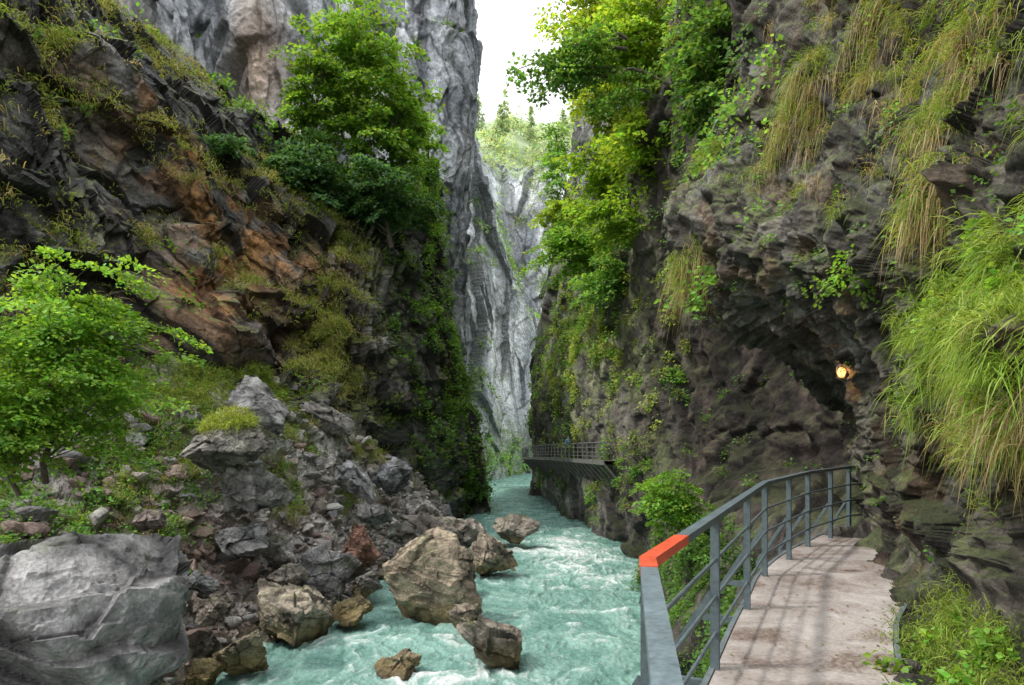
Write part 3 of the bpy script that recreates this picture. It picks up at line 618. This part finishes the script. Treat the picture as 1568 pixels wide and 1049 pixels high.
for line,sg in ((l,-1),(r,1)):
    t=nrm(np.gradient(line,axis=0)); nrml=np.stack([t[:,1],-t[:,0]],1)*sg; c=line+nrml*.025
    vs=[]; 
    for dx,dz in ((-.02,-.2),(.02,-.2),(.02,.012),(-.02,.012)): vs.append(np.concatenate([c+nrml*dx,np.full((90,1),DECK+dz)],1))
    v=np.stack(vs,1).reshape(-1,3); q=[]
    for i in range(89):
        for j in range(4): q.append((i*4+j,i*4+(j+1)%4,i*4+4+(j+1)%4,i*4+4+j))
    a.add(v,q,ST)
for i in range(6,88,6):
    a.beam((*l[i],DECK-.21),(*(l[i]+(r[i]-l[i])*1.1),DECK-.21),.1,.14,(.12,.13,.13))
    a.beam((*l[i],DECK-.3),(*(l[i]+np.array([1.6,.3])),DECK-1.7),.08,.08,(.12,.13,.13))
a.build('steel_edges_and_beams',M_METAL,parent=walk)
# fallen leaves and grit on the deck
a=Acc(); k=420; u=rng.random(k); s_=rng.uniform(12,80,k).astype(int); ed=np.where(rng.random(k)<.6,1-.12*u*u,u); pos=l[s_]*(1-ed)[:,None]+r[s_]*ed[:,None]; pos=np.concatenate([pos+rng.normal(size=pos.shape)*.05,np.full((k,1),DECK+.008)],1)
ax=rng.normal(size=(k,3)); ax[:,2]*=.1; leaves(a,pos,ax,np.tile(UP,(k,1))+rng.normal(size=(k,3))*.15,rng.uniform(.012,.04,k),np.array([(.25,.16,.07),(.12,.09,.05),(.2,.24,.06)])[rng.integers(3,size=k)])
a.build('fallen_leaves',M_LEAF)
# railing
rail=empty('railing'); RP=[(.05,-1.2),(.11,.1),(.64,3.22),(3.0,8.1),(4.4,10.15),(5.8,11.75),(7.6,12.4)]
a=Acc(); zt=-.62
def strip(a,pts,z,w,h,col):
    pts=np.array(pts,float)
    seg=nrm(np.diff(pts,axis=0)); mi=[seg[0]]+[nrm(seg[i]+seg[i+1]) for i in range(len(seg)-1)]+[seg[-1]]; mi=np.array(mi); nr=np.stack([mi[:,1],-mi[:,0]],1)
    k=np.ones(len(pts)); 
    for i in range(1,len(pts)-1): k[i]=1/max(.6,(mi[i]*seg[i]).sum())
    vs=[]
    for dx,dz in ((-w/2,-h/2),(w/2,-h/2),(w/2,h/2),(-w/2,h/2)): vs.append(np.concatenate([pts+nr*(dx*k)[:,None],np.full((len(pts),1),z+dz)],1))
    v=np.stack(vs,1).reshape(-1,3); q=[(0,1,2,3)]
    for i in range(len(pts)-1):
        for j in range(4): q.append((i*4+j,i*4+(j+1)%4,i*4+4+(j+1)%4,i*4+4+j))
    n=len(pts)*4; q.append((n-1,n-2,n-3,n-4)); a.add(v,q,col)
RP=np.array(RP); STL=(.115,.15,.165)
mid=RP[2]+(RP[3]-RP[2])*.14; nearp=RP[2]+(RP[1]-RP[2])*.07
strip(a,[RP[0],RP[1],nearp],zt,.075,.045,(.15,.195,.215)); strip(a,[mid,RP[3],RP[4],RP[5],RP[6]],zt,.07,.045,STL)
a.build('top_rail',M_METAL,parent=rail)
a=Acc(); strip(a,[nearp,RP[2],mid],zt+.001,.078,.049,(.66,.09,.035)); 
a.build('orange_marking',M_METAL,parent=rail)
a=Acc()
cum=np.concatenate([[0],np.cumsum(np.linalg.norm(np.diff(RP,axis=0),axis=1))])
def along(s): return np.array([np.interp(s,cum,RP[:,0]),np.interp(s,cum,RP[:,1])])
def tang(s): return nrm(along(s+.05)-along(s-.05))
for z in (.27,.53,.80):
    pl=[np.append(pp_+np.array([tang(s_)[1],-tang(s_)[0]])*.01,DECK+z) for s_,pp_ in [(s_,along(s_)) for s_ in np.linspace(.1,cum[-1]-.1,60)]]
    a.tube(pl,.014,STL,8)
a.build('mid_rails',M_METAL,True,parent=rail)
a=Acc(); sp_=[cum[2]-3.0,cum[2]-1.5,cum[2],cum[2]+1.9,cum[2]+3.75,cum[3],cum[3]+1.25,cum[4],cum[4]+1.1,cum[5],cum[5]+.9]
for s_ in sp_:
    c=along(s_); t=tang(s_); n_=np.array([-t[1],t[0]])
    for o_ in (-.022,.022):
        cc=c+t*o_; a.beam((*cc,DECK-.28),(*cc,zt-.026),.012,.06,STL,up=(n_[0],n_[1],0))
    a.beam((*(c+n_*.42),DECK-.12),(*c,DECK-.12),.05,.06,STL); a.beam((*(c+n_*.42),DECK-.10),(*(c+n_*.03),DECK+.55),.03,.04,STL)
    a.beam((*(c-n_*.01),DECK-.26),(*(c-n_*.01),DECK-.02),.12,.02,STL,up=(n_[0],n_[1],0))
a.build('posts',M_METAL,parent=rail)
# ------------------------------------------------------------- gallery walkway across
gal=empty('gallery_walkway'); a=Acc(); 
gy=np.linspace(40,84,60); gxw=np.interp(gy,[38,50,62,80],[6.6,5.3,3.85,2.3]); gz=np.interp(gy,[40,60,84],[-1.75,-2.3,-3.2])
inn=gxw+1.5; outx=gxw-1.0
v=[];q=[]
for i in range(60):
    v+=[(outx[i],gy[i],gz[i]),(inn[i],gy[i],gz[i]),(inn[i],gy[i],gz[i]-.25),(outx[i],gy[i],gz[i]-.25)]
    if i:
        for j in range(4): q.append(((i-1)*4+j,(i-1)*4+(j+1)%4,i*4+(j+1)%4,i*4+j))
a.add(v,q,(.26,.25,.23)); a.build('deck',M_METAL,parent=gal)
a=Acc(); GC=(.22,.22,.22)
for hh in (1.1,.8,.5,.25): a.tube([(outx[i],gy[i],gz[i]+hh) for i in range(60)],.045 if hh>1 else .025,GC,5)
for i in range(0,60,2):
    a.beam((outx[i],gy[i],gz[i]-.2),(outx[i],gy[i],gz[i]+1.1),.06,.06,GC,up=(1,0,0))
    a.beam((outx[i],gy[i],gz[i]-.2),(gxw[i]+.5,gy[i],gz[i]-1.9),.12,.14,(.16,.15,.14))
a.build('rails_and_brackets',M_METAL,parent=gal)
# hikers
def hiker(x,y,z,shirt,legs,face=1.):
    par=empty('hiker')
    J=[(0,0,.95),(0,0,1.2),(0,.01,1.42),(0,.0,1.52),(0,-.01,1.66),(.1,0,.9),(.11,-.04,.5),(.11,.03,.06),(.11,-.12,.03),(-.1,0,.9),(-.11,.08,.5),(-.11,.2,.1),(-.11,.08,.03),(.2,0,1.4),(.27,.02,1.12),(.24,-.12,.9),(-.2,0,1.4),(-.26,.05,1.12),(-.26,-.05,.88)]
    Ed=[(0,1),(1,2),(2,3),(3,4),(0,5),(5,6),(6,7),(7,8),(0,9),(9,10),(10,11),(11,12),(2,13),(13,14),(14,15),(2,16),(16,17),(17,18)]
    Rr=[.14,.13,.14,.055,.1,.09,.065,.05,.04,.09,.065,.05,.04,.06,.045,.035,.06,.045,.035]
    me=bpy.data.meshes.new('body'); me.from_pydata([(p[0],p[1]*face,p[2]) for p in J],Ed,[]); ob=bpy.data.objects.new('body',me); bpy.context.scene.collection.objects.link(ob); ob.parent=par
    sk=ob.modifiers.new('s','SKIN'); ob.modifiers.new('u','SUBSURF').render_levels=2
    for i,rr in enumerate(Rr): me.skin_vertices[0].data[i].radius=(rr,rr*.8 if i<3 else rr)
    me.skin_vertices[0].data[0].use_root=True
    m,nt,o=newmat('hiker_clothes'); tc=nd(nt,'ShaderNodeTexCoord'); sx=nd(nt,'ShaderNodeSeparateXYZ'); nt.links.new(tc.outputs['Object'],sx.inputs[0])
    rp=nd(nt,'ShaderNodeValToRGB'); rp.color_ramp.interpolation='CONSTANT'; nt.links.new(mth(nt,'DIVIDE',sx.outputs[2],1.8),rp.inputs[0])
    E_=rp.color_ramp.elements; E_[0].color=(.03,.025,.02,1); E_[1].position=.06; E_[1].color=(*legs,1)
    for ps,cc in ((.54,shirt),(.82,(.45,.28,.2)),(.935,(.08,.05,.03))): x_=E_.new(ps); x_.color=(*cc,1)
    p=nd(nt,'ShaderNodeBsdfPrincipled'); nt.links.new(rp.outputs[0],p.inputs['Base Color']); nt.links.new(p.outputs[0],o.inputs[0]); me.materials.append(m)
    par.location=(x,y,z)
def gp(y): return np.interp(y,gy,outx)+.35,y,np.interp(y,gy,gz)
hiker(*gp(79),(.7,.7,.72),(.1,.12,.2)); hiker(*gp(52.5),(.12,.35,.5),(.05,.05,.07),-1.)
# ------------------------------------------------------------- lamp on the rock
px_,py_=proj(A.V); k=np.where(((px_-1286)**2+(py_-568)**2<60)&(A.V[:,1]>1))[0]; i=k[np.argmin(A.V[k,1])]; lp=A.V[i].astype(float); ln=A.N[i].astype(float)
lam=empty('wall_lamp'); 
def prim(f,name,mat,parent,loc,**k):
    f(location=loc,**k); ob=bpy.context.object; ob.name=name; ob.data.materials.append(mat); ob.parent=parent; return ob
m,nt,o=newmat('lamp_glass'); em=nd(nt,'ShaderNodeEmission'); em.inputs[0].default_value=(1,.45,.13,1); em.inputs[1].default_value=3.2; lw=nd(nt,'ShaderNodeLayerWeight'); mx=nd(nt,'ShaderNodeMixShader'); gl_=nd(nt,'ShaderNodeBsdfPrincipled'); gl_.inputs['Base Color'].default_value=(.8,.6,.4,1); gl_.inputs['Roughness'].default_value=.2
nt.links.new(lw.outputs['Facing'],mx.inputs[0]); nt.links.new(em.outputs[0],mx.inputs[1]); nt.links.new(gl_.outputs[0],mx.inputs[2]); nt.links.new(mx.outputs[0],o.inputs[0])
dv=nrm(np.array([-.6,-.8,0])); c=lp+dv*.16
a=Acc(); a.tube([lp-dv*.1,lp+dv*.1,c+UP*.12],.02,(.1,.1,.1),8); a.tube([c+UP*.16,c+UP*.15,c+UP*.09],np.array([.02,.06,.07]),(.12,.12,.12),14)
for t_ in np.linspace(0,6.28,7)[:-1]:
    o_=np.array([math.cos(t_),math.sin(t_),0]); a.tube([c+UP*.1+o_*.075,c+o_*.085,c-UP*.11+o_*.04],.005,(.1,.1,.1),5)
a.build('housing_and_cage',M_METAL,True,parent=lam)
gb=prim(bpy.ops.mesh.primitive_uv_sphere_add,'globe',m,lam,tuple(c),radius=.065,segments=24,ring_count=16); gb.scale=(1,1,1.4)
ld=bpy.data.lights.new('bulb','POINT'); ld.energy=9; ld.color=(1,.5,.2); ld.shadow_soft_size=.08; lo=bpy.data.objects.new('bulb',ld); lo.location=tuple(c+dv*.12); lo.parent=lam; bpy.context.scene.collection.objects.link(lo)
# ------------------------------------------------------------- light, sky, camera
EL=math.radians(54); AZ=math.radians(-98)
w=bpy.data.worlds.new('World'); bpy.context.scene.world=w; w.use_nodes=True; nt=w.node_tree; nt.nodes.clear(); L=nt.links.new
o=nd(nt,'ShaderNodeOutputWorld'); bg=nd(nt,'ShaderNodeBackground'); bg.inputs[1].default_value=.15
sk=nd(nt,'ShaderNodeTexSky'); sk.sky_type='NISHITA'; sk.sun_disc=False; sk.sun_elevation=EL; sk.sun_rotation=AZ
tc=nd(nt,'ShaderNodeTexCoord'); n1=noise(nt,tc.outputs['Generated'],2.5,6,.6,.3)
cl=nd(nt,'ShaderNodeMix',data_type='RGBA'); L(n1,cl.inputs[0]); cl.inputs[6].default_value=(5.4,5.55,5.8,1); cl.inputs[7].default_value=(6.6,6.6,6.6,1)
# overcast luminance rises towards the zenith (CIE overcast sky)
sx=nd(nt,'ShaderNodeSeparateXYZ'); L(tc.outputs['Generated'],sx.inputs[0]); gr=mth(nt,'ADD',mth(nt,'MULTIPLY',mth(nt,'POWER',mth(nt,'MAXIMUM',sx.outputs[2],0.),1.8),4.0),.88)
vs=nd(nt,'ShaderNodeVectorMath',operation='SCALE'); L(cl.outputs[2],vs.inputs[0]); L(gr,vs.inputs['Scale'])
mx=nd(nt,'ShaderNodeMix',data_type='RGBA'); mx.inputs[0].default_value=.88; L(sk.outputs[0],mx.inputs[6]); L(vs.outputs[0],mx.inputs[7]); L(mx.outputs[2],bg.inputs[0]); L(bg.outputs[0],o.inputs[0])
sl=bpy.data.lights.new('sun','SUN'); sl.energy=3.0; sl.angle=math.radians(3); sl.color=(1,.95,.87); so=bpy.data.objects.new('sun',sl); bpy.context.scene.collection.objects.link(so)
from mathutils import Vector
dv=Vector((math.sin(AZ)*math.cos(EL),math.cos(AZ)*math.cos(EL),math.sin(EL))); so.rotation_euler=dv.to_track_quat('Z','Y').to_euler(); so.location=(0,0,60)
cam=bpy.data.cameras.new('camera'); co=bpy.data.objects.new('camera',cam); bpy.context.scene.collection.objects.link(co); bpy.context.scene.camera=co
co.location=(0,0,0); co.rotation_euler=(math.radians(90),0,0); cam.sensor_width=36; cam.lens=1045/1568*36; cam.shift_y=.0864; cam.clip_end=4000; cam.clip_start=.05
sc=bpy.context.scene; sc.view_settings.view_transform='Standard'; sc.view_settings.look='None'; sc.view_settings.exposure=0
print('done',time.time()-T0)
